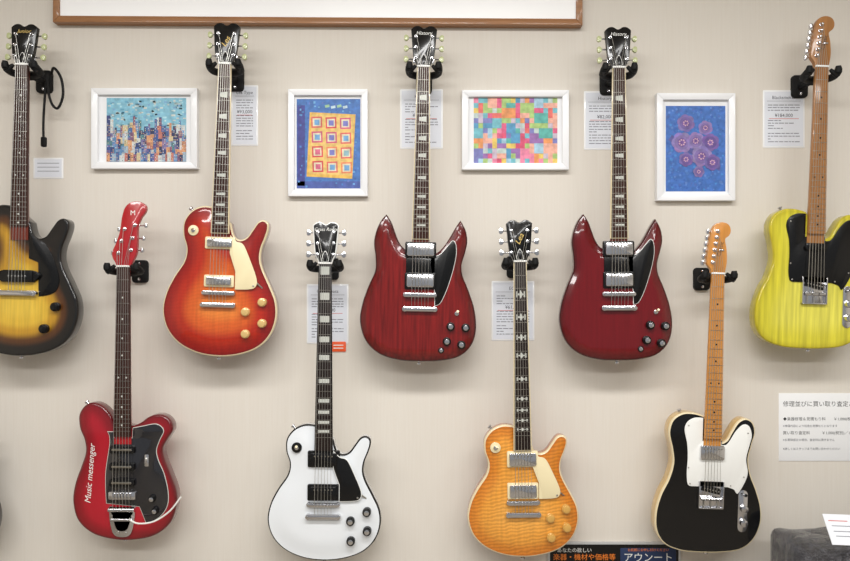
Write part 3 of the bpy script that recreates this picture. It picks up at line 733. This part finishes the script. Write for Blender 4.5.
def boxobj(name,parent,x0,x1,y0,y1,z0,z1,m,bev=.01,sub=0,disp=0):
    me=bpy.data.meshes.new(name); bm=bmesh.new(); bmesh.ops.create_cube(bm,size=1)
    for v in bm.verts: v.co=Vector((x0+(v.co.x+.5)*(x1-x0),y0+(v.co.y+.5)*(y1-y0),z0+(v.co.z+.5)*(z1-z0)))
    if bev: bmesh.ops.bevel(bm,geom=bm.edges[:],offset=bev,segments=3,affect='EDGES',profile=.5)
    if sub:
        bmesh.ops.triangulate(bm,faces=bm.faces); bmesh.ops.subdivide_edges(bm,edges=bm.edges[:],cuts=sub,use_grid_fill=True)
        from mathutils import noise
        for v in bm.verts:
            n=noise.noise(v.co*16)+.7*noise.noise(v.co*40+Vector((5,2,1)))
            v.co+=Vector((n*.5,n*.8,n))*disp
    bm.to_mesh(me); bm.free(); me.materials.append(m)
    me.polygons.foreach_set('use_smooth',[True]*len(me.polygons)); me.set_sharp_from_angle(angle=math.radians(50))
    o=bpy.data.objects.new(name,me); bpy.context.scene.collection.objects.link(o)
    if parent: o.parent=parent
    return o
wrap=woodmat('plastic_wrap_over_grey',[(0,(84,84,90))],0.6,0.12,1,gscale=(30,30,30),spec=.6)
nt=wrap.node_tree; nz=nt.nodes.new('ShaderNodeTexNoise'); nz.inputs['Scale'].default_value=34; nz.inputs['Detail'].default_value=5; nz.inputs['Distortion'].default_value=2.5
bp=nt.nodes.new('ShaderNodeBump'); bp.inputs['Strength'].default_value=1.0; bp.inputs['Distance'].default_value=.02
nt.links.new(nz.outputs['Fac'],bp.inputs['Height']); nt.links.new(bp.outputs['Normal'],nt.nodes['Principled BSDF'].inputs['Normal']); nt.links.new(bp.outputs['Normal'],nt.nodes['Principled BSDF'].inputs['Coat Normal'])
zt=.792
p=empty('wrapped_amplifier',(0,0,0))
xl=conv(782,540,.2).x; xr=xl+.5
boxobj('cover',p,xl,xr,-.27,-.11,zt-.42,zt-.01,wrap,.03,12,.009)
lb=boxobj('label',p,-.045,.045,-.045,.045,0,.002,mat('amp_label',(228,231,236),.5),0)
lb.location=(xl+.155,-.235,zt+.016); lb.rotation_euler=(math.radians(45),0,-.12)
for i,(du,dv,L) in enumerate(((-.01,.025,.05),(0,.01,.06),(-.005,-.006,.05),(0.002,-.02,.06))):
    t=boxobj('label_print_%d'%(i+1),p,du-L/2,du+L/2,dv-.001,dv+.001,.0021,.0026,inkg if i else redink,0); t.location=lb.location; t.rotation_euler=lb.rotation_euler
q=empty('storage_cabinet',(0,0,0)); zc=zt-.42-.014
cab=mat('cabinet_black',(40,38,38),.5)
boxobj('carcass',q,xl-.03,xr+.03,-.38,-.0,0,zc,cab,.006)
boxobj('door_panel',q,xl,xr,-.395,-.38,.04,zc-.03,mat('cabinet_door',(58,54,52),.5),.004)
# ---------- room ----------
def wallmat():
    m=bpy.data.materials.new('textured_wallpaper'); m.use_nodes=True; nt=m.node_tree; b=nt.nodes['Principled BSDF']; L=nt.links.new
    tc=nt.nodes.new('ShaderNodeTexCoord'); mp=nt.nodes.new('ShaderNodeMapping'); mp.inputs['Scale'].default_value=(170,170,6)
    n=nt.nodes.new('ShaderNodeTexNoise'); n.inputs['Scale'].default_value=1.0; n.inputs['Detail'].default_value=3
    n2=nt.nodes.new('ShaderNodeTexNoise'); n2.inputs['Scale'].default_value=260
    L(tc.outputs['Object'],mp.inputs['Vector']); L(mp.outputs['Vector'],n.inputs['Vector']); L(tc.outputs['Object'],n2.inputs['Vector'])
    cr=nt.nodes.new('ShaderNodeValToRGB'); cr.color_ramp.elements[0].position=.3; cr.color_ramp.elements[1].position=.7
    cr.color_ramp.elements[0].color=lin((219,212,201)); cr.color_ramp.elements[1].color=lin((222,216,206))
    L(n.outputs['Fac'],cr.inputs['Fac']); L(cr.outputs['Color'],b.inputs['Base Color'])
    ad=nt.nodes.new('ShaderNodeMath'); ad.operation='ADD'; L(n.outputs['Fac'],ad.inputs[0]); L(n2.outputs['Fac'],ad.inputs[1])
    bp=nt.nodes.new('ShaderNodeBump'); bp.inputs['Strength'].default_value=.1; bp.inputs['Distance'].default_value=.001
    L(ad.outputs[0],bp.inputs['Height']); L(bp.outputs['Normal'],b.inputs['Normal']); b.inputs['Roughness'].default_value=.8
    return m
wm=wallmat(); HT=2.8
boxobj('wall_back',None,-3.3,3.3,0,.1,0,HT,wm,0)
boxobj('wall_left',None,-3.4,-3.3,-5,.1,0,HT,wm,0); boxobj('wall_right',None,3.3,3.4,-5,.1,0,HT,wm,0)
boxobj('floor',None,-3.4,3.4,-5,.1,-.1,0,woodmat('floor_tile',[(0,(140,132,120))],.15,.5,.1,gscale=(4,4,4)),0)
boxobj('ceiling',None,-3.4,3.4,-5,.1,HT,HT+.1,mat('ceiling_white',(236,235,232),.8),0)
boxobj('baseboard_back',None,-3.3,xl-.05,-.012,0,0,.08,mat('baseboard_vinyl',(110,90,70),.5),.002)
lampm=mat('lamp_housing',(235,235,235),.4)
for x in (-1.35,0.0,1.35):
    for y in (-1.55,-3.2):
        p=empty('ceiling_light',(x,y,HT)); 
        boxobj('housing',p,-.62,.62,-.16,.16,-.045,0,lampm,.005)
        l=bpy.data.lights.new('tube','AREA'); l.shape='RECTANGLE'; l.size=1.2; l.size_y=.28
        l.energy=(34 if x==0 else 19) if y>-2 else (34 if x==0 else 25); l.color=(1,.99,.975)
        o=bpy.data.objects.new('tube',l); bpy.context.scene.collection.objects.link(o); o.parent=p; o.location=(0,0,-.05)
w=bpy.data.worlds.new('World'); bpy.context.scene.world=w; w.use_nodes=True
bg=w.node_tree.nodes['Background']; bg.inputs['Color'].default_value=(.95,.97,1,1); bg.inputs['Strength'].default_value=0.34
sc_=bpy.context.scene; sc_.view_settings.view_transform='Standard'; sc_.view_settings.look='None'
cam=bpy.data.cameras.new('Camera'); cam.lens=30; cam.sensor_width=36; co=bpy.data.objects.new('Camera',cam)
co.location=(0,-D,ZC); co.rotation_euler=(math.pi/2,0,0); sc_.collection.objects.link(co); sc_.camera=co
